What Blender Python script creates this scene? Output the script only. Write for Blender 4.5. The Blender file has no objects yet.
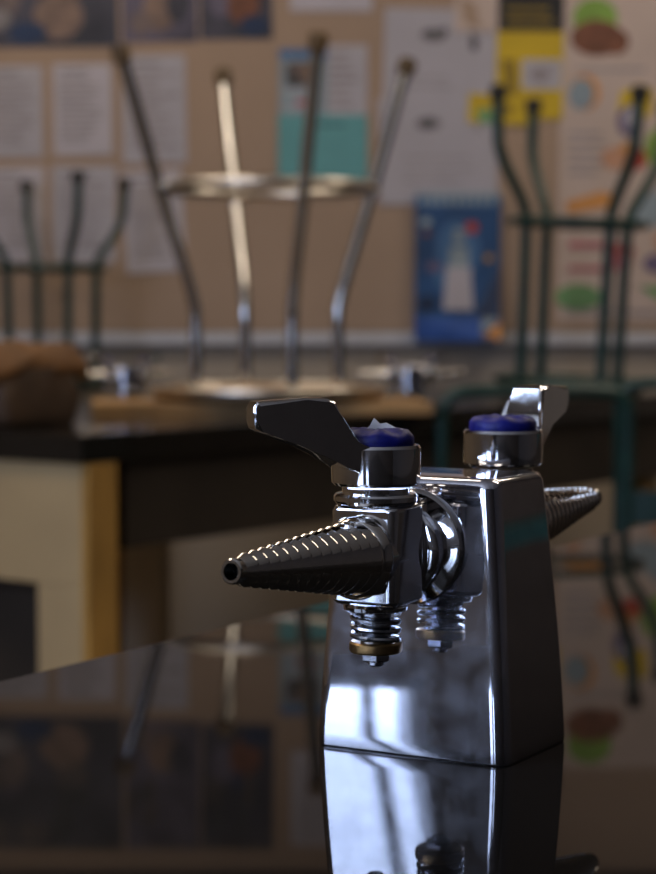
import bpy, bmesh, math, random
from mathutils import Vector, Matrix
random.seed(7)
PI = math.pi
sc = bpy.context.scene
COL = sc.collection
ZB = 0.80            # bench-top height above the floor
CH = 0.181           # camera height above the bench top
FPX = 2000.0
PITCH = math.atan((437 - 315) / FPX)
WALL_Y = 5.2

# ------------------------------------------------------------------ camera
cam_d = bpy.data.cameras.new('camera')
cam = bpy.data.objects.new('camera', cam_d); COL.objects.link(cam)
cam.location = (0, 0, ZB + CH)
cam.rotation_euler = (PI/2 - PITCH, 0, 0)
cam_d.sensor_fit = 'VERTICAL'; cam_d.sensor_height = 24.0; cam_d.sensor_width = 18.0
cam_d.lens = FPX / 874 * 24.0
cam_d.clip_start = 0.02; cam_d.clip_end = 60
cam_d.dof.use_dof = True
cam_d.dof.focus_distance = 0.765
APERTURE = 0.0068
cam_d.dof.aperture_fstop = cam_d.lens / 1000 / APERTURE
sc.camera = cam

def ray(px, py):
    a, b = (px - 328) / FPX, -(py - 437) / FPX
    c, s = math.cos(PITCH), math.sin(PITCH)
    return Vector((a, c + b * s, -s + b * c))
def at(px, py, Y):
    r = ray(px, py); t = Y / r.y
    return Vector((0, 0, ZB + CH)) + r * t
def on_bench(px, py):
    r = ray(px, py); t = -CH / r.z
    return Vector((0, 0, ZB + CH)) + r * t

# ------------------------------------------------------------------ materials
def mat(name, color, rough=0.5, metal=0.0, spec=0.5, vary=0.12, scale=12.0, bump=0.0, bscale=60.0, rvary=0.0, ior=1.5, stretch=None, haze=None):
    m = bpy.data.materials.new(name); m.use_nodes = True
    nt = m.node_tree; b = nt.nodes['Principled BSDF']
    b.inputs['Metallic'].default_value = metal
    b.inputs['Roughness'].default_value = rough
    b.inputs['Specular IOR Level'].default_value = spec
    b.inputs['IOR'].default_value = ior
    tc = nt.nodes.new('ShaderNodeTexCoord')
    mp = nt.nodes.new('ShaderNodeMapping')
    if stretch: mp.inputs['Scale'].default_value = stretch
    nt.links.new(tc.outputs['Object'], mp.inputs['Vector'])
    n = nt.nodes.new('ShaderNodeTexNoise'); n.inputs['Scale'].default_value = scale; n.inputs['Detail'].default_value = 5
    nt.links.new(mp.outputs['Vector'], n.inputs['Vector'])
    cr = nt.nodes.new('ShaderNodeValToRGB')
    lo = [max(0, c * (1 - vary)) for c in color]; hi = [min(1, c * (1 + vary)) for c in color]
    cr.color_ramp.elements[0].position = 0.3; cr.color_ramp.elements[1].position = 0.7
    cr.color_ramp.elements[0].color = (*lo, 1); cr.color_ramp.elements[1].color = (*hi, 1)
    nt.links.new(n.outputs['Fac'], cr.inputs['Fac'])
    nt.links.new(cr.outputs['Color'], b.inputs['Base Color'])
    if rvary:
        mr = nt.nodes.new('ShaderNodeMapRange')
        mr.inputs['From Min'].default_value = 0.35; mr.inputs['From Max'].default_value = 0.75
        mr.inputs['To Min'].default_value = rough; mr.inputs['To Max'].default_value = rough + rvary
        n3 = nt.nodes.new('ShaderNodeTexNoise'); n3.inputs['Scale'].default_value = scale * 2.3; n3.inputs['Detail'].default_value = 7
        nt.links.new(mp.outputs['Vector'], n3.inputs['Vector'])
        nt.links.new(n3.outputs['Fac'], mr.inputs['Value'])
        nt.links.new(mr.outputs['Result'], b.inputs['Roughness'])
    if bump:
        n2 = nt.nodes.new('ShaderNodeTexNoise'); n2.inputs['Scale'].default_value = bscale; n2.inputs['Detail'].default_value = 4
        nt.links.new(mp.outputs['Vector'], n2.inputs['Vector'])
        bp = nt.nodes.new('ShaderNodeBump'); bp.inputs['Strength'].default_value = bump; bp.inputs['Distance'].default_value = 0.002
        nt.links.new(n2.outputs['Fac'], bp.inputs['Height'])
        nt.links.new(bp.outputs['Normal'], b.inputs['Normal'])
    if haze:
        g = nt.nodes.new('ShaderNodeBsdfGlossy'); g.inputs['Roughness'].default_value = haze[1]; g.inputs['Color'].default_value = (*[c*.9 for c in color], 1)
        mx = nt.nodes.new('ShaderNodeMixShader'); mx.inputs['Fac'].default_value = haze[0]
        out = nt.nodes['Material Output']
        n4 = nt.nodes.new('ShaderNodeTexNoise'); n4.inputs['Scale'].default_value = 95; n4.inputs['Detail'].default_value = 8; n4.inputs['Roughness'].default_value = .65
        m4 = nt.nodes.new('ShaderNodeMapRange'); m4.inputs['From Min'].default_value = .38; m4.inputs['From Max'].default_value = .72
        m4.inputs['To Min'].default_value = haze[0]*.35; m4.inputs['To Max'].default_value = haze[0]*2.6
        nt.links.new(mp.outputs['Vector'], n4.inputs['Vector']); nt.links.new(n4.outputs['Fac'], m4.inputs['Value']); nt.links.new(m4.outputs['Result'], mx.inputs['Fac'])
        nt.links.new(b.outputs[0], mx.inputs[1]); nt.links.new(g.outputs[0], mx.inputs[2]); nt.links.new(mx.outputs[0], out.inputs['Surface'])
    return m

M = {}
M['chrome'] = mat('polished_chrome', (.72, .73, .76), .035, 1.0, vary=.04, scale=120, rvary=.05)
M['chrome_body'] = mat('worn_chrome', (.66, .67, .74), .016, 1.0, vary=.10, scale=70, rvary=.03, haze=(.055, .34))
M['nozzle'] = mat('turned_nickel', (.74, .70, .64), .09, 1.0, vary=.05, scale=200)
M['bore'] = mat('dark_bore', (.01, .01, .01), .8, vary=.1)
M['spring'] = mat('dull_spring_steel', (.42, .43, .46), .22, 1.0, vary=.15, scale=300)
M['brass'] = mat('tarnished_brass', (.36, .22, .09), .33, 1.0, vary=.3, scale=260)
M['bluecap'] = mat('blue_plastic', (.006, .008, .135), .5, spec=.3, vary=.35, scale=160, bump=.2, bscale=220)
M['scrap'] = mat('torn_paper', (.72, .69, .68), .8, vary=.1)
M['bench'] = mat('black_epoxy_resin', (.008, .007, .006), .014, spec=.065, vary=.4, scale=6, rvary=.025)
M['bench_back'] = mat('black_resin_aged', (.014, .012, .010), .10, spec=.5, vary=.3, scale=5, rvary=.05)
M['cream'] = mat('cream_paint', (.50, .36, .185), .55, vary=.10, scale=4)
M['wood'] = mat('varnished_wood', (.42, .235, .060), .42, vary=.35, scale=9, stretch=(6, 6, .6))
M['darkwood'] = mat('dark_wood_and_shade', (.030, .022, .015), .6, vary=.3, scale=6)  # also stands in for shade: bench side, end opening, upper wall
M['seatwood'] = mat('worn_plywood', (.36, .21, .085), .6, vary=.3, scale=14)
M['stoolchrome'] = mat('stool_chrome', (.70, .68, .64), .13, 1.0, vary=.08, scale=30)
M['rimchrome'] = mat('brushed_rim_steel', (.66, .61, .54), .30, 1.0, vary=.08, scale=30)
M['white'] = mat('lightened_cream_paint', (.80, .72, .58), .5, vary=.06, scale=5)  # cream support, its colour lightened to offset the shade under the bench
M['green'] = mat('dark_green_enamel', (.008, .036, .030), .36, spec=.5, vary=.25, scale=20)
M['rubber'] = mat('dark_rubber', (.020, .017, .012), .7, vary=.3)
M['brassfoot'] = mat('brown_rubber_foot', (.12, .07, .025), .5, vary=.3)
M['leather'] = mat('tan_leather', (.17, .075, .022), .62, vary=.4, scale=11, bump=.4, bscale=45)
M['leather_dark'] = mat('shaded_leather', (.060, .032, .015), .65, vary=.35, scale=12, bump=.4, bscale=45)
M['cork'] = mat('tan_cork_board', (.355, .255, .185), .9, vary=.07, scale=3)
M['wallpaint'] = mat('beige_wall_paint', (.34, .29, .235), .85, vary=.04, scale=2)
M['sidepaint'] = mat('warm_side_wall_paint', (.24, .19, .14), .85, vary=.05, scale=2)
M['unlitpaint'] = mat('unlit_wall_brown', (.055, .042, .033), .85, vary=.08, scale=2)  # unlit right and front walls: their darkness is put into the colour
M['ceil'] = mat('ceiling_paint', (.62, .55, .45), .9, vary=.04, scale=2)
M['floor'] = mat('brown_vinyl_floor', (.14, .105, .07), .45, vary=.2, scale=3)
M['rail'] = mat('pale_metal_rail', (.50, .50, .53), .45, vary=.05)
M['frame'] = mat('window_frame_paint', (.5, .5, .5), .5, vary=.05)
M['paper'] = mat('white_paper', (.46, .43, .475), .85, vary=.05, scale=8)
M['paper2'] = mat('grey_paper', (.405, .385, .425), .85, vary=.05, scale=8)
M['ink'] = mat('faded_ink', (.30, .27, .28), .85, vary=.15)
M['inkdark'] = mat('dark_ink', (.06, .06, .065), .85, vary=.3, scale=30)
M['inkmid'] = mat('soft_ink', (.22, .205, .215), .85, vary=.3, scale=30)
M['teal'] = mat('teal_paper', (.125, .34, .36), .85, vary=.06)
M['yellow'] = mat('yellow_print', (.55, .38, .015), .7, vary=.15, scale=8)
M['black'] = mat('black_print', (.013, .013, .015), .7, vary=.2)
M['gold'] = mat('dark_gold_print', (.24, .16, .015), .7, vary=.3)
M['blue'] = mat('deep_blue_print', (.014, .062, .175), .6, vary=.45, scale=6)
M['bluelight'] = mat('soft_blue_print', (.055, .14, .30), .6, vary=.3, scale=9)
M['bluebright'] = mat('bright_blue_print', (.010, .065, .30), .6, vary=.2)
M['navy'] = mat('navy_print', (.008, .025, .075), .6, vary=.3)
M['red'] = mat('red_print', (.40, .05, .03), .7, vary=.25)
M['orange'] = mat('orange_print', (.55, .25, .07), .7, vary=.2)
M['peach'] = mat('peach_print', (.50, .27, .17), .7, vary=.25, scale=9)
M['pink'] = mat('pink_print', (.42, .13, .15), .7, vary=.2)
M['greenp'] = mat('leaf_green_print', (.20, .34, .06), .7, vary=.3)
M['greenm'] = mat('mid_green_print', (.15, .30, .13), .7, vary=.25)
M['brownp'] = mat('brown_print', (.17, .065, .035), .7, vary=.4, scale=30)
M['skyp'] = mat('pale_blue_print', (.24, .30, .34), .7, vary=.2)
M['violet'] = mat('violet_print', (.14, .11, .20), .7, vary=.25)
M['posterbase'] = mat('cream_poster_paper', (.50, .40, .35), .8, vary=.07, scale=5)
M['photo_a'] = mat('dark_photo_print', (.034, .030, .042), .5, vary=.8, scale=9)
M['photo_b'] = mat('brown_photo_print', (.12, .085, .075), .5, vary=.5, scale=12)
M['photo_c'] = mat('violet_photo_print', (.08, .066, .095), .5, vary=.7, scale=10)
M['photo_d'] = mat('umber_photo_print', (.075, .055, .048), .5, vary=.6, scale=14)
M['skin'] = mat('warm_photo_print', (.19, .12, .085), .5, vary=.4, scale=20)
M['tealdoor'] = mat('teal_cabinet_paint', (.008, .050, .050), .5, vary=.15)
M['screen'] = mat('dark_slate', (.02, .022, .02), .6, vary=.2)

# ------------------------------------------------------------------ mesh helpers
def obj(name, bm, mats, parent=None, angle=38, smooth=True, wn=True):
    me = bpy.data.meshes.new(name)
    bmesh.ops.recalc_face_normals(bm, faces=bm.faces[:])
    bm.to_mesh(me); bm.free()
    for m in (mats if isinstance(mats, (list, tuple)) else [mats]): me.materials.append(m)
    if smooth:
        for p in me.polygons: p.use_smooth = True
        me.set_sharp_from_angle(angle=math.radians(angle))
    o = bpy.data.objects.new(name, me); COL.objects.link(o)
    if parent is not None: o.parent = parent
    if wn and smooth:
        w_ = o.modifiers.new('weighted', 'WEIGHTED_NORMAL'); w_.keep_sharp = True; w_.weight = 100
    return o

def tag(o, label=None, cat=None, group=None, kind=None):
    if label: o['label'] = label
    if cat: o['category'] = cat
    if group: o['group'] = group
    if kind: o['kind'] = kind
    return o
def thing(name, label, cat, loc=(0, 0, 0), rotz=0, group=None):
    o = bpy.data.objects.new(name, None); COL.objects.link(o)
    o.empty_display_size = .05
    o.location = loc; o.rotation_euler = (0, 0, rotz)
    return tag(o, label, cat, group)
def copy_tree(o, parent=None):
    kids = [c for c in bpy.data.objects if c.parent == o]
    c = o.copy(); COL.objects.link(c)
    if parent is not None: c.parent = parent
    for k in kids: copy_tree(k, c)
    return c

def box(bm, c, s, rot=None, bev=0.0, seg=2):
    r = bmesh.ops.create_cube(bm, size=1.0)
    vs = r['verts']
    bmesh.ops.scale(bm, vec=s, verts=vs)
    if bev:
        es = list({e for v in vs for e in v.link_edges})
        rb = bmesh.ops.bevel(bm, geom=es, offset=bev, segments=seg, profile=.5, affect='EDGES')
        vs = list({v for f in rb['faces'] for v in f.verts} | {v for v in vs if v.is_valid})
    m = Matrix.Translation(c) @ (rot.to_4x4() if rot else Matrix.Identity(4))
    bmesh.ops.transform(bm, matrix=m, verts=vs)
    return vs
def lathe(bm, prof, mtx=Matrix.Identity(4), n=48):
    rings = []
    for r, h in prof:
        if r < 1e-6: rings.append([bm.verts.new(mtx @ Vector((0, 0, h)))])
        else: rings.append([bm.verts.new(mtx @ Vector((r*math.cos(2*PI*i/n), r*math.sin(2*PI*i/n), h))) for i in range(n)])
    for a, b in zip(rings, rings[1:]):
        for i in range(n):
            j = (i + 1) % n
            if len(a) == 1 and len(b) == 1: continue
            if len(a) == 1: bm.faces.new((a[0], b[j], b[i]))
            elif len(b) == 1: bm.faces.new((a[i], a[j], b[0]))
            else: bm.faces.new((a[i], a[j], b[j], b[i]))
    return rings
def catmull(P, k=6):
    P = [Vector(p) for p in P]; out = []
    for i in range(len(P) - 1):
        p0 = P[i-1] if i else P[0]*2 - P[1]; p1, p2 = P[i], P[i+1]
        p3 = P[i+2] if i + 2 < len(P) else P[-1]*2 - P[-2]
        for j in range(k):
            t = j / k
            out.append(.5*((2*p1) + (p2-p0)*t + (2*p0-5*p1+4*p2-p3)*t*t + (3*p1-p0-3*p2+p3)*t**3))
    out.append(P[-1]); return out
def tube(bm, P, r, n=14, closed=False, caps=True, flat=None):
    P = [Vector(p) for p in P]; N = len(P); rings = []
    prev = None
    for i, p in enumerate(P):
        if closed: t = P[(i+1) % N] - P[i-1]
        else: t = P[min(i+1, N-1)] - P[max(i-1, 0)]
        t.normalize()
        if prev is None:
            ref = Vector((0, 0, 1)) if abs(t.z) < .9 else Vector((1, 0, 0))
            u = t.cross(ref).normalized()
        else:
            u = (prev - t * prev.dot(t)).normalized()
        prev = u; v = t.cross(u)
        rr = r[i] if isinstance(r, (list, tuple)) else r
        a, b = (flat if flat else (1, 1))
        rings.append([bm.verts.new(p + (u*math.cos(2*PI*k/n)*a + v*math.sin(2*PI*k/n)*b)*rr) for k in range(n)])
    for i in range(N if closed else N-1):
        a, b = rings[i], rings[(i+1) % N]
        for k in range(n):
            bm.faces.new((a[k], a[(k+1) % n], b[(k+1) % n], b[k]))
    if caps and not closed:
        bm.faces.new(rings[0][::-1]); bm.faces.new(rings[-1])
def rrect(hx, hy, r, n=6):
    pts = []
    for cx, cy, a0 in ((hx-r, hy-r, 0), (-hx+r, hy-r, PI/2), (-hx+r, -hy+r, PI), (hx-r, -hy+r, 1.5*PI)):
        for i in range(n + 1):
            a = a0 + PI/2*i/n
            pts.append((cx + r*math.cos(a), cy + r*math.sin(a)))
    return pts
def loft(bm, sections, cap=True):
    rings = [[bm.verts.new(p) for p in s] for s in sections]
    n = len(rings[0])
    for a, b in zip(rings, rings[1:]):
        for i in range(n): bm.faces.new((a[i], a[(i+1) % n], b[(i+1) % n], b[i]))
    if cap: bm.faces.new(rings[0][::-1]); bm.faces.new(rings[-1])
def NB(): return bmesh.new()

# ------------------------------------------------------------------ the foreground gas tap (local -Y = front valve, +X = right)
TA = math.radians(-30)
U = Vector((math.sin(-TA), math.cos(TA), 0)); V = Vector((-math.cos(TA), math.sin(-TA), 0))
V = Vector((-U.y, U.x, 0))

def make_tap(label, loc, front_lever, rear_lever):
    root = thing('gas_tap', label, 'gas tap', loc, TA)
    # ---- tapered body
    bm = NB(); secs = []; H = .1150
    def half(t): return .0446 - .0080*t**1.35, .0322 - .0058*t**1.5
    for k in range(19):
        t = k / 18; hx, hy = half(t); z = t*(H - .0045)
        rr = .0068
        secs.append([Vector((x, y, z)) for x, y in rrect(hx, hy, rr)])
    hx, hy = half(1)
    secs[0] = [Vector((x, y, 0)) for x, y in rrect(.0441, .0317, .0062)]
    secs.insert(1, [Vector((x, y, .0012)) for x, y in rrect(.0446, .0322, .0068)])
    for a in (25, 50, 75, 90):
        a = math.radians(a); d = .0045*(1 - math.cos(a))
        secs.append([Vector((x, y, H - .0045 + .0045*math.sin(a))) for x, y in rrect(hx - d, hy - d, .0068 - d*.5)])
    secs.append([Vector((x, y, H + .0006)) for x, y in rrect(hx*.5, hy*.5, .003)])
    loft(bm, secs)
    obj('turret_body', bm, M['chrome_body'], root, angle=28, wn=True)
    for side, lever_ang in ((-1, front_lever), (1, rear_lever)):
        S = Matrix.Rotation(0 if side < 0 else PI, 4, 'Z')       # front valve points -Y
        zc = .0862
        AX = S @ Matrix.Translation((0, 0, zc)) @ Matrix.Rotation(PI/2, 4, 'X')  # local z -> -Y
        # ---- mounting collar
        bm = NB()
        lathe(bm, [(.0, .0235), (.0235, .0235), (.0242, .0255), (.0242, .0285), (.0228, .0305), (.0175, .0318), (.0150, .0335), (.0150, .0358),
                   (.0178, .0365), (.0192, .0375), (.0192, .0418), (.0180, .0430), (.0140, .0440), (.0, .0440)], AX, 56)
        obj('mounting_collar', bm, M['chrome'], root)
        # ---- valve body (block with bonnet)
        bm = NB(); a = .0147; yc = -.0590
        T = S @ Matrix.Translation((0, yc, 0))
        secs = []
        for z, g, r in ((.0665, -.0030, .0030), (.0672, -.0012, .0036), (.0690, 0, .0040), (.1042, 0, .0040), (.1062, -.0010, .0040), (.1072, -.0030, .0040)):
            secs.append([T @ Vector((x, y + .10*a, z)) for x, y in rrect(a+g, .90*a+g, r, 5)])
        loft(bm, secs)
        lathe(bm, [(0, .030), (.0140, .030), (.0148, .0308), (.0148, .0445), (.0140, .0453), (0, .0453)], S @ Matrix.Translation((0, -.0284, zc)) @ Matrix.Rotation(PI/2, 4, 'X'), 48)
        lathe(bm, [(.0, .1068), (.0158, .1068), (.0168, .1080), (.0168, .1098), (.0160, .1108), (.0135, .1112), (.0135, .1130), (0, .1130)], T, 44)
        lathe(bm, [(0, .0640), (.0118, .0640), (.0128, .0646), (.0130, .0660), (.0122, .0672), (0, .0672)], T, 40)   # round flange underneath
        vb = obj('valve_body', bm, M['chrome'], root, wn=True)
        # ---- hose nozzle, rising slightly
        TILT = math.radians(3.0)
        NX = S @ Matrix.Translation((0, yc - a + .001, zc + .0002)) @ Matrix.Rotation(PI/2 - TILT, 4, 'X')
        bm = NB(); L = .0925
        prof = [(.0, .0), (.0150, .0), (.0160, .0014), (.0164, .0030), (.0156, .0050), (.0147, .0062), (.0141, .0066)]
        n = 13; s0, s1 = .0068, L - .004
        R = lambda s: .0138 + (.0047 - .0138) * (s - s0) / (s1 - s0)
        for k in range(n):
            a0 = s0 + (s1 - s0)*k/n; a1 = s0 + (s1 - s0)*(k+1)/n
            prof += [(R(a0) - .0009, a0 + .0001), (R(a0) + .00075, a0 + .0007), (R(a0) + .0007, a0 + .0016), (R(a1) - .0007, a1 - .0004), (R(a1) - .0009, a1)]
        prof += [(.0046, s1 + .0004), (.0046, L - .0006), (.0041, L), (.0031, L), (.0029, L - .0008), (.0028, L - .006)]
        lathe(bm, prof, NX, 56)
        k0 = len(bm.faces)
        lathe(bm, [(.0028, L - .006), (.0028, L - .03), (.0, L - .03)], NX, 24)
        bm.faces.ensure_lookup_table()
        for f in bm.faces[k0:]: f.material_index = 1
        obj('hose_nozzle', bm, [M['nozzle'], M['bore']], vb, angle=25)
        # ---- stem below: spring, brass washer, nut
        bm = NB(); P = []
        for i in range(150):
            t = i/149; an = 2*PI*3.3*t
            P.append(T @ Vector((.0092*math.cos(an), .0092*math.sin(an), .0634 - .0115*t)))
        tube(bm, P, .00115, 8)
        lathe(bm, [(.0, .0642), (.0062, .0642), (.0062, .0510), (0, .0510)], T, 24)
        obj('spring', bm, M['spring'], vb)
        bm = NB()
        lathe(bm, [(.0, .0518), (.0098, .0518), (.0106, .0511), (.0106, .0482), (.0100, .0474), (.0, .0474)], T, 36)
        obj('brass_washer', bm, M['brass'], vb)
        bm = NB()
        lathe(bm, [(0, .0476), (.0058, .0476), (.0060, .0470), (.0060, .0444), (.0052, .0438), (0, .0438)], T, 6)
        lathe(bm, [(.0034, .0440), (.0034, .0424), (.0026, .0418), (0, .0418)], T, 20)
        obj('stem_nut', bm, M['spring'], vb, angle=20)
        # ---- lever handle: round hub with a rising blade
        LT = Matrix.Translation(T @ Vector((0, 0, .1140))) @ Matrix.Rotation(lever_ang, 4, 'Z')
        bm = NB()
        hh = .0160
        lathe(bm, [(0, 0), (.0164, 0), (.0176, .0012), (.0178, .006), (.0178, hh - .0012), (.0170, hh), (.0160, hh + .0001), (.0154, hh - .0015), (0, hh - .0015)], LT, 48)
        poly = [(.0040, .0020), (.0118, .0045), (.0180, .0084), (.0255, .0137), (.0345, .0177), (.0505, .0222), (.0535, .0235),
                (.0545, .0265), (.0545, .0318), (.0530, .0340), (.0330, .0350), (.0240, .0350), (.0212, .0335), (.0195, .0280), (.0172, .0212), (.0145, .0160), (.0040, .0152)]
        hw = .0044
        WT = [(.004, .0168), (.0118, .0138), (.018, .0098), (.024, .0066), (.034, .0047), (.06, .0044)]
        def wd(r):
            for (r0, w0), (r1, w1) in zip(WT, WT[1:]):
                if r <= r1: return w0 + (w1 - w0)*max(0, (r - r0)/(r1 - r0))
            return WT[-1][1]
        fr = [bm.verts.new(LT @ Vector((r, -wd(r), z))) for r, z in poly]
        bk = [bm.verts.new(LT @ Vector((r, wd(r), z))) for r, z in poly]
        f1 = bm.faces.new(fr); f2 = bm.faces.new(bk[::-1]); nn = len(poly); sides = []
        for i in range(nn): sides.append(bm.faces.new((fr[i], bk[i], bk[(i+1) % nn], fr[(i+1) % nn])))
        rim = [e for f in (f1, f2) for e in f.edges]
        bmesh.ops.bevel(bm, geom=rim, offset=.0018, segments=4, profile=.5, affect='EDGES')
        lv = obj('lever_handle', bm, M['chrome'], root, angle=32, wn=True)
        # ---- blue index cap
        bm = NB()
        rng = random.Random(3 + side)
        rings = lathe(bm, [(0, hh - .0012), (.0144, hh - .0012), (.0151, hh + .0010), (.0150, hh + .0034), (.0134, hh + .0052), (.0090, hh + .0062), (.0045, hh + .0060), (0, hh + .0058)], LT, 40)
        for rg in rings[2:-1]:
            for i, v_ in enumerate(rg):
                v_.co.z += .0007*math.sin(i*1.1 + side) * rng.uniform(.3, 1)
        obj('index_cap', bm, M['bluecap'], lv, angle=60)
        if side < 0:
            bm = NB()
            C0 = T @ Vector((.001, .003, .1140 + hh + .0050))
            pts = [(-.0072, 0), (-.0050, .0022), (-.0035, .0052), (-.0010, .0030), (.0015, .0034), (.0060, .0012), (.0085, .0010), (.0062, -.0010), (-.005, -.0012)]
            Rz = Matrix.Rotation(math.radians(18), 4, 'Z')
            f = [bm.verts.new(C0 + Rz @ Vector((x, -.0003 + z*.3, z))) for x, z in pts]
            b = [bm.verts.new(C0 + Rz @ Vector((x, .0005 + z*.3, z))) for x, z in pts]
            bm.faces.new(f); bm.faces.new(b[::-1])
            for i in range(len(pts)): bm.faces.new((f[i], b[i], b[(i+1) % len(pts)], f[(i+1) % len(pts)]))
            s = obj('paper_scrap', bm, M['scrap'], lv, smooth=False); s['label'] = 'torn white paper scrap stuck to blue cap'
    return root

TAP = Vector((.0485, .8395, ZB))
tap = make_tap('large polished chrome double gas tap with blue caps on the near black bench', TAP, math.radians(-124), math.radians(85))

# ------------------------------------------------------------------ near bench
E0 = on_bench(0, 680); E1 = on_bench(656, 521)
bu = (E1 - E0); bu.z = 0; bu.normalize(); bw = Vector((bu.y, -bu.x, 0))
def frame_rot(d): return Matrix(((d.x, -d.y, 0), (d.y, d.x, 0), (0, 0, 1)))
brot = math.atan2(bu.y, bu.x)
LEN0, LEN1, WID = -1.6, 2.1, 1.25
bo = E0 + bu*((LEN0+LEN1)/2) + bw*(WID/2)
nb = thing('lab_bench', 'near black glossy lab bench carrying the large gas tap', 'lab bench', (bo.x, bo.y, 0), brot)
BL = LEN1 - LEN0
bm = NB(); box(bm, (0, 0, ZB - .018), (BL, WID, .036), bev=.003); obj('worktop', bm, M['bench'], nb)
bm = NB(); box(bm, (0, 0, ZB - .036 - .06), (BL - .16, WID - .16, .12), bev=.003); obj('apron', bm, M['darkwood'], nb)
for sx in (-1, 1):
    for sy in (-1, 1):
        bm = NB(); box(bm, (sx*(BL/2 - .11), sy*(WID/2 - .11), (ZB - .036)/2), (.07, .07, ZB - .036), bev=.004); obj('leg', bm, M['wood'], nb)

# ------------------------------------------------------------------ back bench
C0 = on_bench(81, 435.5)
VPX = 1806
cu = Vector(((VPX - 328)/FPX, 1, 0)).normalized(); cv = Vector((-cu.y, cu.x, 0))
crot = math.atan2(cu.y, cu.x)
CL, CW = 2.03, .86
bb = thing('lab_bench', 'black topped bench with cream end panels, carrying the upturned chrome stool', 'lab bench', (C0.x, C0.y, 0), crot)
TT = .044
bm = NB(); box(bm, (CL/2, CW/2, ZB - TT/2), (CL, CW, TT), bev=.004); obj('worktop', bm, M['bench_back'], bb)
Z0 = ZB - TT
# end frame (faces left-front): cream panel between wooden posts
bm = NB(); box(bm, (.030, CW/2, Z0 - .095), (.030, CW - .03, .19), bev=.002); obj('end_apron', bm, M['cream'], bb)
bm = NB(); box(bm, (.030, .062, (Z0 - .19)/2), (.030, .095, Z0 - .19), bev=.002); obj('end_panel', bm, M['cream'], bb)
bm = NB(); box(bm, (.030, CW - .075, (Z0 - .19)/2), (.030, .12, Z0 - .19), bev=.002); obj('end_panel', bm, M['cream'], bb)
bm = NB(); box(bm, (.049, .011, Z0/2), (.066, .020, Z0), bev=.003); obj('corner_post', bm, M['wood'], bb)
bm = NB(); box(bm, (CL/2 + .04, .030, Z0 - .07), (CL - .16, .022, .14), bev=.002); obj('side_apron', bm, M['darkwood'], bb)  # shade on this side of the bench is put into the dark colour
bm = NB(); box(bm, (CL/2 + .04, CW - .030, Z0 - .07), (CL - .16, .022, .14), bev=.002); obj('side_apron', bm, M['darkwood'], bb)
# middle support under the bench
bm = NB(); box(bm, (.80, .58, Z0/2), (.030, .10, Z0), bev=.002); obj('middle_support', bm, M['white'], bb)
bm = NB(); box(bm, (.80, .647, Z0/2), (.034, .03, Z0), bev=.003); obj('support_post', bm, M['wood'], bb)
for v_ in (.08, CW - .08):
    bm = NB(); box(bm, (CL - .09, v_, Z0/2), (.07, .07, Z0), bev=.003); obj('leg', bm, M['wood'], bb)
bm = NB(); box(bm, (.10, .33, Z0/2 - .05), (.022, .36, Z0 - .1), bev=.002); obj('opening_shade_panel', bm, M['darkwood'], bb)  # dark sheet added behind the end opening to stand for its shade
def bbp(u, v, z=ZB): p = C0 + cu*u + cv*v; return Vector((p.x, p.y, z))

# far taps = copies of the near one at the bench's own tap size
def far_tap(px, v, label, s, rz):
    u = 0
    for _ in range(60):
        p = bbp(u, v); k = (px - 328)/FPX; u += (k*p.y - p.x) / (cu.x - k*cu.y)
    t = copy_tree(tap); t.location = bbp(u, v); t.rotation_euler = (0, 0, rz); t.scale = (s, s, s); t['label'] = label
    return t
far_tap(126, .66, 'small chrome tap on the back bench between leather bag and chrome stool', .68, math.radians(-60))
far_tap(411, .22, 'small chrome tap on the back bench just right of chrome stool', .68, math.radians(-75))

# ------------------------------------------------------------------ upturned stools (built upside down, seat on the support)
def make_stool(name, label, P, group=None):
    root = thing(name, label, 'stool', group=group)
    bm = NB(); R = P['seat_r']; t = P['seat_t']
    lathe(bm, [(0, 0), (R*.93, 0), (R, .006), (R, t - .010), (R*.985, t - .006), (0, t - .006)], n=56)
    seat = obj('seat', bm, P['seat_m'], root)
    bm = NB()
    rim = [(R*1.006*math.cos(2*PI*i/56), R*1.006*math.sin(2*PI*i/56), t - .008) for i in range(56)]
    tube(bm, rim, .0085, 10, closed=True)
    obj('seat_rim', bm, P.get('rim_m', P['leg_m']), root)
    rr = []
    for sx, sy in ((-1, -1), (-1, 1), (1, -1), (1, 1)):
        pts = [(sx*h, sy*h, z) for h, z in P['path']]
        bm = NB(); tube(bm, catmull(pts, 6), P['tube_r'], 14)
        lg = obj('leg', bm, P['leg_m'], root)
        a, b = Vector(pts[-2]), Vector(pts[-1]); d = (b - a).normalized()
        q = d.to_track_quat('Z', 'Y').to_matrix().to_4x4()
        bm = NB(); fr = P['tube_r']*1.45
        lathe(bm, [(0, -.028), (P['tube_r']*1.02, -.028), (fr, -.024), (fr*1.08, -.004), (fr*.9, .006), (0, .006)], Matrix.Translation(b) @ q, 20)
        obj('foot_cap', bm, P['foot_m'], lg)
    bm = NB(); zr = P['ring_z']; r0 = P['ring_r']
    if P.get('ring_round', True):
        pts = [(r0*math.cos(2*PI*i/64), r0*math.sin(2*PI*i/64), zr) for i in range(64)]
        tube(bm, pts, P['ring_t'], 12, closed=True, flat=P.get('ring_flat'))
    obj('foot_ring', bm, P['ring_m'], root)
    return root

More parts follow.
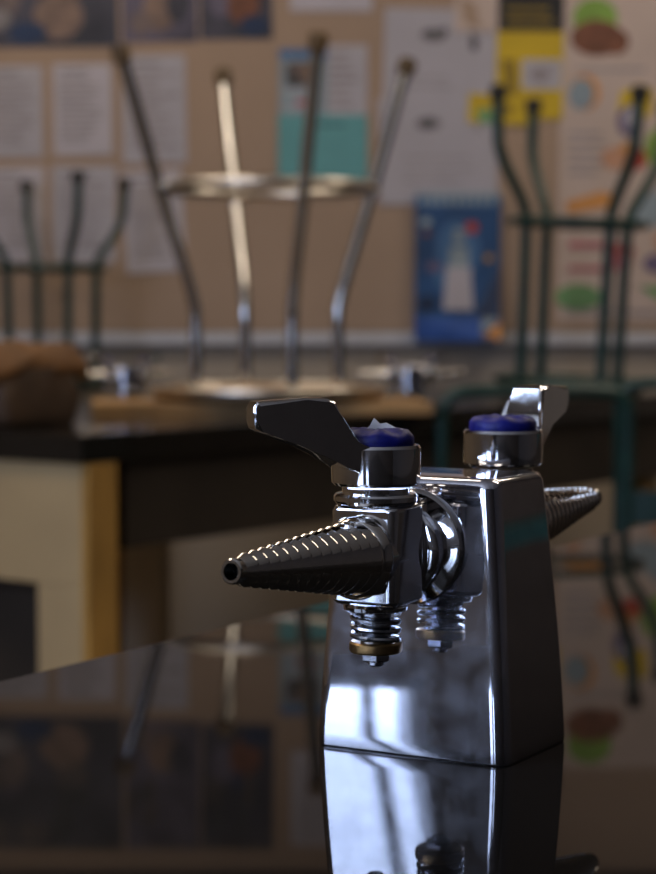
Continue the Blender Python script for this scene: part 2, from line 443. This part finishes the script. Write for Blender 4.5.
chromeP = dict(seat_r=.214, seat_t=.028, seat_m=M['seatwood'], leg_m=M['stoolchrome'], foot_m=M['brassfoot'], ring_m=M['rimchrome'], rim_m=M['rimchrome'],
               tube_r=.0118, ring_z=.396, ring_r=.197, ring_t=.0100,
               path=[(.100, .018), (.100, .10), (.100, .163), (.104, .193), (.113, .238), (.145, .378), (.172, .508), (.2005, .643)])
st = make_stool('lab_stool', 'upturned chrome stool with splayed silver legs on the back bench', chromeP)
p = on_bench(268, 411); st.location = (p.x, p.y, ZB + .022); st.rotation_euler = (0, 0, math.radians(-25))

greenP = dict(seat_r=.165, seat_t=.034, seat_m=M['green'], leg_m=M['green'], foot_m=M['rubber'], ring_m=M['green'],
              tube_r=.0125, ring_z=.378, ring_r=.150, ring_t=.0095, ring_flat=None,
              path=[(.090, .028), (.091, .15), (.093, .30), (.095, .385), (.103, .42), (.130, .48), (.148, .53), (.153, .575), (.156, .662)])
g1 = make_stool('lab_stool', 'upturned dark green stool in front of the food chart, right of the blue lighthouse poster', greenP, None)
p = on_bench(569, 395.5); g1.location = (p.x, p.y, ZB); g1.rotation_euler = (0, math.radians(2.6), math.radians(-20)); g1.location.z += .0080
g2 = copy_tree(g1); g2.scale = (.87, .87, .78)
g2['label'] = 'smaller upturned dark green stool far away behind the leather bag, below the white papers'
p = on_bench(53, 388.5); g2.location = (p.x, p.y, ZB); g2.rotation_euler = (0, 0, math.radians(-18))

pb = on_bench(259, 412)
bm = NB(); box(bm, (0, 0, .011), (.62, .24, .022), bev=.002)
wb = tag(obj('wooden_board', bm, M['seatwood']), 'honey coloured wooden board lying under the chrome stool', 'board'); wb.location = (pb.x, pb.y, ZB); wb.rotation_euler = (0, 0, math.radians(6))

# ------------------------------------------------------------------ far bench under the second green stool
fb = thing('lab_bench', 'distant bench by the back wall carrying the far green stool', 'lab bench', (-1.30, p.y - .04, 0))
bm = NB(); box(bm, (0, 0, ZB - .02), (1.44, .56, .04), bev=.004); obj('worktop', bm, M['bench_back'], fb)
bm = NB(); box(bm, (0, 0, ZB - .04 - .06), (1.32, .46, .12), bev=.003); obj('apron', bm, M['cream'], fb)
for sx in (-1, 1):
    for sy in (-1, 1):
        bm = NB(); box(bm, (sx*.64, sy*.20, (ZB - .04)/2), (.08, .08, ZB - .04), bev=.004); obj('leg', bm, M['wood'], fb)

# ------------------------------------------------------------------ leather bag at the near end of the back bench
def make_bag():
    c = bbp(.12, .345)
    root = thing('leather_bag', 'slouching tan leather bag on the back bench, at the left edge', 'bag', (c.x, c.y, ZB), crot + PI/2)
    def blob(bm, cx, cy, hx, hy, h, lean, seedv, taper=.8):
        rng = random.Random(seedv); secs = []
        for k in range(11):
            t = k/10
            s = (1 - (1 - taper)*t) * (1 + .06*math.sin(t*7 + seedv)) * (1 if t < .8 else math.sqrt(max(.03, 1 - ((t - .8)/.205)**2)))
            s0 = s * (.94 if k == 0 else 1)
            sec = []
            for i, (x, y) in enumerate(rrect(hx*s0, hy*s0, min(hx, hy)*s0*.55, 5)):
                w = 1 + .035*math.sin(i*1.3 + k*.9 + seedv)*min(1, t*4)
                sec.append(Vector((cx + x*w + lean*t, cy + y*w, h*t + (.012*math.sin(i*.55 + seedv)*t if k else 0))))
            secs.append(sec)
        loft(bm, secs)
    bm = NB(); blob(bm, .015, 0, .145, .085, .098, .0, 2, .93); obj('bag_body', bm, M['leather'], root, angle=70)
    # main compartment nearer the bench corner, with the flap over it
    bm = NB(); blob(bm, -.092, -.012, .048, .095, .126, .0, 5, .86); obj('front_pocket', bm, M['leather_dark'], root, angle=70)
    bm = NB(); n = 9; secs = []
    prof = [(-.128, .078), (-.136, .100), (-.126, .122), (-.108, .136), (-.088, .139), (-.062, .132), (-.044, .112)]
    for x, z in prof: pass
    up = catmull([(x, 0, z) for x, z in prof], 4)
    rows = []
    for j in range(n):
        yy = -.125 + .22*j/(n-1)
        rows.append([bm.verts.new((q.x - .158*0 + .006*math.sin(j*1.7 + i*.2), yy, q.z + .004*math.sin(j*1.2 + i*.5) - .010*abs(2*j/(n-1)-1)**2)) for i, q in enumerate(up)])
    fs = []
    for a, b in zip(rows, rows[1:]):
        for i in range(len(a)-1): fs.append(bm.faces.new((a[i], a[i+1], b[i+1], b[i])))
    bmesh.ops.recalc_face_normals(bm, faces=bm.faces[:])
    bmesh.ops.solidify(bm, geom=bm.faces[:], thickness=.006)
    obj('flap', bm, M['leather'], root, angle=70)
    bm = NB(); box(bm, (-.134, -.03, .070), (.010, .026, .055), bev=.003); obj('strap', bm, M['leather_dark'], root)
    return root
bag = make_bag()

# ------------------------------------------------------------------ green tubular chairs in the aisle
def make_chair(label, loc, rz, slat=.585):
    root = thing('metal_chair', label, 'chair', loc, rz, None)
    w = .175; top = .838
    pts = [(-w, -.20, 0), (-w, -.20, .30), (-w, -.205, .60), (-w, -.215, top - .05), (-w + .012, -.217, top - .015), (-w + .045, -.22, top),
           (0, -.225, top + .002), (w - .045, -.22, top), (w - .012, -.217, top - .015), (w, -.215, top - .05), (w, -.205, .60), (w, -.20, .30), (w, -.20, 0)]
    bm = NB(); tube(bm, catmull(pts, 6), .0125, 12); obj('back_frame', bm, M['green'], root)
    for s in (-1, 1):
        bm = NB(); tube(bm, catmull([(s*w, .19, 0), (s*w, .185, .25), (s*w, .17, .425), (s*w, .13, .440), (s*w, -.18, .440)], 5), .011, 12); obj('leg', bm, M['green'], root)
    bm = NB(); box(bm, (0, -.006, .455), (.38, .38, .020), bev=.008, seg=3); obj('seat', bm, M['green'], root)
    bm = NB()
    secs = []
    for k in range(9):
        x = -w + 2*w*k/8; y = -.212 + .0 - .018*math.sin(PI*k/8)
        secs.append([Vector((x, y - .006, slat)), Vector((x, y + .006, slat)), Vector((x, y + .004, slat + .07)), Vector((x, y - .008, slat + .07))])
    loft(bm, secs); obj('backrest', bm, M['green'], root)
    return root
cA = make_chair('dark green tubular chair in the aisle behind the rear nozzle of the large gas tap', (0, 0, 0), 0, .475)
q = at(528, 396, 3.72); cA.location = (q.x, q.y + .215, 0); cA.rotation_euler = (0, 0, math.radians(4))
cB = make_chair('dark green tubular chair cut off by the right edge of the picture', (0, 0, 0), 0, .545)
q = at(728, 392, 4.05); cB.location = (q.x, q.y + .30, 0); cB.rotation_euler = (0, 0, math.radians(-8))

# ------------------------------------------------------------------ the room
XL, XR, YB, HC = -2.6, 3.6, -3.2, 2.9
def struct(name, bm, m): return tag(obj(name, bm, m, smooth=False), kind='structure')
bm = NB(); box(bm, ((XL+XR)/2, (YB+WALL_Y)/2, -.05), (XR-XL+.4, WALL_Y-YB+.4, .10)); struct('floor', bm, M['floor'])
bm = NB(); box(bm, ((XL+XR)/2, (YB+WALL_Y)/2, HC+.05), (XR-XL+.4, WALL_Y-YB+.4, .10)); struct('ceiling', bm, M['ceil'])
bm = NB(); box(bm, ((XL+XR)/2, WALL_Y+.05, HC/2), (XR-XL+.4, .10, HC)); struct('wall_back', bm, M['wallpaint'])

bm = NB(); box(bm, (XR+.05, (YB+WALL_Y)/2, HC/2), (.10, WALL_Y-YB, HC)); struct('wall_right', bm, M['unlitpaint'])
WIN = [(-3.1, -1.28), (-.93, .62)]; FWIN = (-2.0, -1.45)
SILL, HEAD = ZB + .30, ZB + 1.72
bm = NB()
box(bm, (XL-.05, (YB+WALL_Y)/2, SILL/2), (.10, WALL_Y-YB, SILL))
box(bm, (XL-.05, (YB+WALL_Y)/2, (HEAD+HC)/2), (.10, WALL_Y-YB, HC-HEAD))
ed = [YB] + [e for w in WIN for e in w] + [WALL_Y]
for a, b in zip(ed[0::2], ed[1::2]): box(bm, (XL-.05, (a+b)/2, (SILL+HEAD)/2), (.10, b-a, HEAD-SILL))
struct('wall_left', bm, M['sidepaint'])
bm = NB()
box(bm, ((XL+XR)/2, YB-.05, SILL/2), (XR-XL, .10, SILL)); box(bm, ((XL+XR)/2, YB-.05, (HEAD+HC)/2), (XR-XL, .10, HC-HEAD))
for a, b in ((XL, FWIN[0]), (FWIN[1], XR)): box(bm, ((a+b)/2, YB-.05, (SILL+HEAD)/2), (b-a, .10, HEAD-SILL))
struct('wall_front', bm, M['unlitpaint'])
gm = bpy.data.materials.new('window_glass'); gm.use_nodes = True
nt = gm.node_tree; nt.nodes.clear()
go = nt.nodes.new('ShaderNodeOutputMaterial'); gt = nt.nodes.new('ShaderNodeBsdfTransparent'); gg = nt.nodes.new('ShaderNodeBsdfGlossy'); gx = nt.nodes.new('ShaderNodeMixShader')
gg.inputs['Roughness'].default_value = .02; gx.inputs['Fac'].default_value = .06; gt.inputs['Color'].default_value = (.95, .97, 1, 1)
nt.links.new(gt.outputs[0], gx.inputs[1]); nt.links.new(gg.outputs[0], gx.inputs[2]); nt.links.new(gx.outputs[0], go.inputs['Surface'])
for i, (a, b) in enumerate(WIN + [FWIN]):
    w = thing('window_%d' % (i+1), None, None, (XL-.05, (a+b)/2, SILL) if i < 2 else ((a+b)/2, YB-.05, SILL), 0 if i < 2 else PI/2); w['kind'] = 'structure'
    hw, hh = (b-a)/2, HEAD-SILL
    bm = NB()
    for y in (-hw+.02, hw-.02): box(bm, (0, y, hh/2), (.06, .04, hh), bev=.004)
    for y in ((-hw+.135, 0) if i == 1 else (0,)): box(bm, (0, y, hh/2), (.03, .026, hh), bev=.003)
    for z in (.02, hh-.02): box(bm, (0, 0, z), (.06, 2*hw, .04), bev=.004)
    obj('window_frame', bm, M['frame'], w)
    bm = NB(); box(bm, (0, 0, hh/2), (.006, 2*hw-.06, hh-.06)); obj('pane', bm, gm, w, smooth=False)

# board, rail
zr0, zr1 = at(328, 345, WALL_Y).z, at(328, 332, WALL_Y).z
bx0, bx1 = XL + .1, XR - .1
bdz = ZB + 1.285
bd = thing('bulletin_board', 'large tan pinboard covering the back wall above the pale rail', 'bulletin board', ((bx0+bx1)/2, WALL_Y - .013, (zr1+bdz)/2))
bm = NB(); box(bm, (0, 0, 0), (bx1-bx0, .022, bdz-zr1), bev=.002); obj('cork_panel', bm, M['cork'], bd)
bm = NB(); box(bm, (0, 0, -(bdz-zr1)/2 - (zr1-zr0)/2), (bx1-bx0, .022, zr1-zr0), bev=.005); obj('rail', bm, M['rail'], bd)
BF = WALL_Y - .0248          # face of the board

bm = NB(); box(bm, ((XL+XR)/2, WALL_Y - .02, (bdz + HC)/2 + .0005), (XR - XL, .040, HC - bdz - .002)); struct('upper_shade_band', bm, M['darkwood'])  # unseen dark band, added so the wall seems unlit higher up

# off to the right: teal cupboard seen only in the chrome
cb = thing('cupboard', 'low teal cupboard standing against the right wall', 'cupboard', (XR - .26, 3.0, 0))
bm = NB(); box(bm, (0, 0, .40), (.48, 1.5, .80), bev=.006); obj('carcass', bm, M['tealdoor'], cb)
for s in (-1, 1):
    bm = NB(); box(bm, (-.252, s*.372, .40), (.022, .73, .70), bev=.004); d = obj('door', bm, M['tealdoor'], cb)
    bm = NB(); tube(bm, [(-.285, s*.05, .5), (-.285, s*.05, .65)], .008, 10); box(bm, (-.272, s*.05, .51), (.03, .012, .012)); box(bm, (-.272, s*.05, .64), (.03, .012, .012)); obj('handle', bm, M['stoolchrome'], d)

# ------------------------------------------------------------------ pinned papers and posters
def prints(name, label, cat, rect, base, shapes, group=None, rot=0, z_layer=0, curl=None):
    """one printed sheet: rect in photo terms gives its place and size on the board; shapes in 0..1 sheet coordinates (v down)"""
    x0, y0, x1, y1 = rect
    a = at(x0, y0, BF); b = at(x1, y1, BF)
    W, Hh = b.x - a.x, a.z - b.z
    mats = [M[base]]; bm = NB(); y = -.0015 - .0016*z_layer
    nx = 10
    grid = {}
    def P(u, v, dy=0):
        lift = 0
        if curl:
            lift = curl * max(0, u + v - 1.45)**2
        return Vector(((u - .5)*W, y - dy - lift, (.5 - v)*Hh))
    for i in range(nx+1):
        for j in range(nx+1): grid[i, j] = bm.verts.new(P(i/nx, j/nx))
    for i in range(nx):
        for j in range(nx): bm.faces.new((grid[i, j], grid[i, j+1], grid[i+1, j+1], grid[i+1, j]))
    ex = [e for e in bm.edges if len(e.link_faces) == 1]
    r = bmesh.ops.extrude_edge_only(bm, edges=ex)
    for v_ in [g for g in r['geom'] if isinstance(g, bmesh.types.BMVert)]: v_.co.y = .0009
    k = 0
    for s in shapes:
        if s[1] not in [m.name for m in mats] and M[s[1]] not in mats: mats.append(M[s[1]])
        mi = mats.index(M[s[1]]); k += 1; dy = .0004 + .00006*k
        if s[0] == 'r': u0, v0, u1, v1 = s[2:6]; pts = [(u0, v0), (u1, v0), (u1, v1), (u0, v1)]
        elif s[0] == 'e':
            cu_, cv_, ru, rv = s[2:6]; pts = [(cu_ + ru*math.cos(2*PI*i/24), cv_ + rv*math.sin(2*PI*i/24)) for i in range(24)]
        else: pts = s[2]
        f = bm.faces.new([bm.verts.new(P(u, v_, dy)) for u, v_ in pts]); f.material_index = mi
    me = bpy.data.meshes.new(name)
    bm.to_mesh(me); bm.free()
    for m in mats: me.materials.append(m)
    o = bpy.data.objects.new(name, me); COL.objects.link(o)
    o.location = ((a.x+b.x)/2, BF, (a.z+b.z)/2); o.rotation_euler = (0, math.radians(rot), 0)
    return tag(o, label, cat, group)

def textlines(n, seed, ink='ink', u0=.1, u1=.9, v0=.1, v1=.9):
    rng = random.Random(seed); out = []
    for i in range(n):
        v = v0 + (v1 - v0)*i/n
        out.append(('r', ink, u0, v, u0 + (u1 - u0)*rng.uniform(.55, 1), v + (v1 - v0)/n*.42))
    return out
def photo_shapes(seed, n=9):
    rng = random.Random(seed); out = []
    for _ in range(n):
        out.append(('e', rng.choice(['photo_a', 'photo_c', 'navy', 'inkdark', 'photo_d']), rng.uniform(.12, .88), rng.uniform(.12, .62), rng.uniform(.06, .12), rng.uniform(.07, .14)))
    return out

# class photographs along the top
PG = 'dark photographs along the top of the pinboard'
prints('photo_print', 'leftmost dark photograph at the top of the pinboard, people in shadow', 'photograph', (-40, -92, 118, 47), 'photo_a',
       photo_shapes(3, 8) + [('e', 'skin', .62, .78, .16, .17), ('e', 'photo_b', .28, .62, .10, .16), ('e', 'navy', .42, .9, .12, .08), ('e', 'inkmid', .22, .8, .10, .08), ('e', 'photo_a', .88, .8, .09, .17)], PG, rot=-.6)
prints('photo_print', 'middle dark violet photograph at the top of the pinboard, above the paper row', 'photograph', (121, -92, 197, 42), 'photo_c',
       photo_shapes(5, 6) + [('e', 'skin', .5, .76, .22, .16), ('e', 'photo_a', .75, .72, .16, .14), ('e', 'photo_b', .25, .86, .15, .09)], PG, rot=-.6)
prints('photo_print', 'rightmost dark photograph at the top of the pinboard, blue and brown, above the chrome stool', 'photograph', (199, -92, 272, 39), 'photo_a',
       photo_shapes(9, 5) + [('e', 'photo_c', .3, .68, .2, .15), ('e', 'brownp', .6, .74, .22, .15), ('e', 'navy', .75, .9, .2, .08)], PG, rot=-.6)
prints('paper_sheet', 'white paper at the top between dark photographs and grey diagrams, mostly above the frame', 'paper', (290, -88, 372, 11), 'paper', textlines(6, 4))

WG = 'printed papers pinned in two rows at the left'
for k, (rc, lab, rt) in enumerate((
    ((-16, 66, 43, 157), 'first printed white paper from the left in the upper row', -.5),
    ((53, 64, 112, 155), 'second printed white paper from the left in the upper row', -.5),
    ((122, 55, 186, 163), 'third printed white paper in the upper row, behind the chrome stool leg', -.8),
    ((-16, 167, 45, 262), 'leftmost printed white paper in the lower row, behind the far green stool', -.5),
    ((52, 166, 116, 262), 'middle printed white paper in the lower row, behind the far green stool', .4),
    ((124, 170, 184, 272), 'tilted white paper in the lower row, right of the far green stool', -3.5))):
    sh = [('r', 'inkmid', .12, .07, .6, .10)] + textlines(11, 20 + k, 'ink', .1, .9, .16, .9)
    prints('paper_sheet', lab, 'paper', rc, 'paper' if k % 2 else 'paper2', sh, WG, rot=rt)

prints('flyer', 'blue headed flyer with a small dark photo, above the teal paper', 'flyer', (279, 49, 327, 116), 'skyp',
       [('r', 'bluelight', 0, 0, 1, .14), ('r', 'photo_b', .15, .2, .82, .56), ('e', 'inkdark', .35, .45, .14, .12), ('e', 'skin', .55, .36, .15, .12), ('e', 'photo_c', .68, .48, .1, .09),
        ('r', 'paper2', .1, .62, .9, .66), ('r', 'pink', .35, .76, .8, .84), ('r', 'paper2', .1, .88, .7, .92)], z_layer=1)
prints('paper_sheet', 'plain white paper above the teal paper, behind the chrome stool leg', 'paper', (325, 45, 367, 120), 'paper2', textlines(7, 31), z_layer=0)
prints('paper_sheet', 'teal paper pinned behind the chrome stool foot ring', 'paper', (278, 115, 367, 188), 'teal', [('r', 'tealdoor', .3, .12, .75, .15), ('r', 'teal', .1, .4, .9, .43)], z_layer=2)

GG = 'large grey diagram sheets'
prints('diagram_sheet', 'upper large grey sheet with dark blot drawings, right of chrome stool', 'diagram', (384, 9, 496, 103), 'paper2',
       [('e', 'inkmid', .44, .28, .12, .075), ('e', 'inkdark', .42, .27, .065, .045), ('e', 'inkdark', .53, .24, .03, .05), ('e', 'inkdark', .80, .36, .035, .08), ('e', 'inkmid', .78, .22, .02, .12), ('r', 'ink', .1, .72, .55, .74), ('r', 'ink', .1, .82, .6, .84)], GG, rot=1.2)
prints('diagram_sheet', 'lower large grey sheet with one dark oval drawing, above the blue poster', 'diagram', (379, 98, 497, 204), 'paper2',
       [('e', 'inkmid', .42, .24, .11, .065), ('e', 'inkdark', .42, .24, .065, .038), ('r', 'ink', .82, .15, .86, .32), ('r', 'ink', .2, .55, .75, .57), ('r', 'ink', .2, .66, .8, .68), ('r', 'ink', .2, .77, .7, .79)], GG, rot=-.8, z_layer=1)
prints('paper_sheet', 'beige torn sheet at the top beside the black and yellow poster', 'paper', (455, -60, 498, 32), 'posterbase', [('p', 'cork', [(.1, .6), (.5, .7), (.6, .98), (.2, .9)])], z_layer=2)

prints('notice', 'yellow poster with a black heading and a white panel', 'poster', (497, -30, 563, 119), 'yellow',
       [('r', 'black', 0, 0, 1, .41), ('r', 'gold', .12, .25, .78, .275), ('r', 'gold', .12, .325, .84, .355), ('r', 'paper2', .38, .60, .98, .80), ('e', 'ink', .66, .70, .16, .05), ('r', 'ink', .75, .63, .92, .65), ('p', 'gold', [(.06, .60), (.30, .60), (.34, .86), (.18, .88)])], rot=.6, z_layer=1)
prints('flyer', 'small yellow and green flyer left of the dark green stool foot', 'flyer', (468, 95, 532, 124), 'yellow',
       [('p', 'greenm', [(.1, .62), (.34, .45), (.42, 1), (.2, 1)]), ('e', 'gold', .6, .5, .1, .2)], rot=3, z_layer=2)

# food chart at the right edge
fc = [('e', 'greenp', .16, .075, .105, .062), ('e', 'brownp', .17, .135, .125, .055), ('e', 'brownp', .26, .145, .06, .04), ('r', 'ink', .08, .225, .4, .235),
      ('e', 'greenm', .62, .07, .10, .07), ('e', 'brownp', .66, .13, .12, .05), ('r', 'ink', .52, .2, .9, .21),
      ('e', 'orange', .115, .30, .075, .055), ('e', 'skyp', .10, .305, .060, .048), ('p', 'yellow', [(.28, .30), (.37, .27), (.44, .29), (.43, .37), (.27, .38)]), ('e', 'violet', .325, .385, .055, .048), ('e', 'paper', .335, .375, .03, .03),
      ('r', 'ink', .04, .42, .2, .43), ('r', 'ink', .04, .45, .22, .46), ('r', 'ink', .04, .48, .19, .49), ('r', 'ink', .04, .51, .22, .52), ('r', 'ink', .04, .54, .18, .55),
      ('e', 'peach', .27, .50, .075, .035), ('e', 'red', .36, .50, .05, .035), ('e', 'orange', .33, .47, .05, .02), ('e', 'greenp', .50, .47, .10, .07), ('e', 'greenm', .60, .45, .07, .06),
      ('p', 'orange', [(.03, .635), (.20, .60), (.28, .615), (.27, .645), (.05, .67)]), ('e', 'skyp', .42, .66, .10, .05), ('e', 'skyp', .50, .64, .07, .06), ('e', 'greenm', .62, .66, .06, .05),
      ('e', 'peach', .08, .70, .04, .02), ('r', 'pink', .05, .755, .22, .775), ('e', 'pink', .30, .80, .055, .045), ('r', 'red', .27, .77, .36, .79), ('e', 'peach', .52, .75, .07, .03), ('r', 'pink', .05, .83, .26, .845),
      ('e', 'greenm', .10, .925, .11, .04), ('p', 'greenm', [(.38, .89), (.62, .89), (.62, .96), (.50, .94)]), ('e', 'violet', .48, .82, .08, .03), ('r', 'ink', .04, .965, .7, .975),
      ('e', 'red', .80, .35, .08, .06), ('e', 'yellow', .84, .55, .09, .05), ('e', 'greenp', .82, .78, .1, .05)]
prints('food_chart', 'large cream chart with colourful food pictures behind the dark green stool', 'poster', (560, -6, 770, 322), 'posterbase', fc, rot=.4)

# blue lighthouse poster with a curled corner
bp_ = [('r', 'skyp', 0, 0, 1, .03), ('r', 'bluelight', 0, .03, 1, .09)]
bp_ += [('r', 'skyp', .06 + .10*i, .035, .06 + .10*i + .06, .085) for i in range(9)]
bp_ += [('e', 'bluelight', .5, .38, .26, .2), ('e', 'bluelight', .45, .5, .24, .2), ('e', 'navy', .14, .75, .12, .06), ('p', 'navy', [(.80, .72), (1, .45), (1, .84), (.7, .84)]),
        ('p', 'skyp', [(.46, .24), (.56, .24), (.585, .34), (.435, .34)]), ('p', 'skyp', [(.41, .35), (.61, .35), (.65, .55), (.37, .55)]), ('p', 'paper', [(.37, .50), (.65, .50), (.69, .79), (.33, .79)]),
        ('r', 'bluelight', .40, .345, .62, .36), ('e', 'red', .66, .235, .075, .042), ('e', 'skyp', .12, .20, .07, .03), ('e', 'brownp', .13, .275, .045, .025), ('e', 'violet', .22, .50, .10, .035), ('e', 'gold', .86, .44, .05, .03), ('e', 'orange', .86, .44, .025, .015),
        ('r', 'bluebright', 0, .84, .78, 1), ('r', 'skyp', .06, .865, .70, .885), ('p', 'skyp', [(.80, .84), (.98, .84), (.74, .985)]), ('p', 'orange', [(.80, .97), (.99, .86), (.995, .99)])]
prints('science_poster', 'deep blue poster with a pale lighthouse shape and red spot, corner curling', 'poster', (415, 193, 499, 341), 'blue', bp_, rot=.3, z_layer=14, curl=.25)

# ------------------------------------------------------------------ light
def area(name, loc, size, power, color, rot, spread=PI):
    l = bpy.data.lights.new(name, 'AREA'); l.shape = 'RECTANGLE'; l.size, l.size_y = size; l.energy = power; l.color = color
    o = bpy.data.objects.new(name, l); COL.objects.link(o); o.location = loc; o.rotation_euler = rot
    return o
w = bpy.data.worlds.new('sky'); sc.world = w; w.use_nodes = True
nt = w.node_tree; bg = nt.nodes['Background']
tc = nt.nodes.new('ShaderNodeTexCoord'); sp = nt.nodes.new('ShaderNodeSeparateXYZ'); cr = nt.nodes.new('ShaderNodeValToRGB')
nt.links.new(tc.outputs['Generated'], sp.inputs[0]); nt.links.new(sp.outputs['Z'], cr.inputs['Fac'])
cr.color_ramp.elements[0].position = 0; cr.color_ramp.elements[0].color = (.55, .66, .95, 1)
cr.color_ramp.elements[1].position = .5; cr.color_ramp.elements[1].color = (.66, .78, 1, 1)
nt.links.new(cr.outputs['Color'], bg.inputs['Color']); bg.inputs['Strength'].default_value = 12.0
for i, (a, b) in enumerate(WIN + [FWIN]):
    o = area('window_portal', (XL - .12, (a+b)/2, (SILL+HEAD)/2), (HEAD-SILL, b-a), 1, (1, 1, 1), (0, -PI/2, 0)) if i < 2 else area('window_portal', ((a+b)/2, YB - .12, (SILL+HEAD)/2), (b-a, HEAD-SILL), 1, (1, 1, 1), (PI/2, 0, 0))
    o.data.cycles.is_portal = True
for x, y, where in ((-1.0, 2.0, 'over the left end of the aisle'), (1.4, 2.0, 'over the right end of the aisle'), (-1.0, 4.2, 'near the pinboard on the left'), (1.4, 4.2, 'near the pinboard on the right')):
    t = thing('ceiling_light', 'flat fluorescent ceiling light ' + where, 'ceiling light', (x, y, HC))
    bm = NB(); box(bm, (0, 0, -.03), (1.26, .62, .05), bev=.006); obj('housing', bm, M['frame'], t)
    area('ceiling_lamp', (x, y, HC - .062), (1.2, .55), 17, (1.0, .84, .66), (0, 0, 0))

# ------------------------------------------------------------------ colour
sc.view_settings.view_transform = 'Standard'
sc.view_settings.look = 'None'
sc.view_settings.exposure = 0.0
sc.cycles.use_denoising = True
try: sc.cycles.denoiser = 'OPENIMAGEDENOISE'
except Exception: pass
sc.cycles.max_bounces = 14; sc.cycles.glossy_bounces = 8; sc.cycles.diffuse_bounces = 5
sc.cycles.caustics_reflective = False
sc.cycles.sample_clamp_indirect = 8
sc.cycles.blur_glossy = 0.0
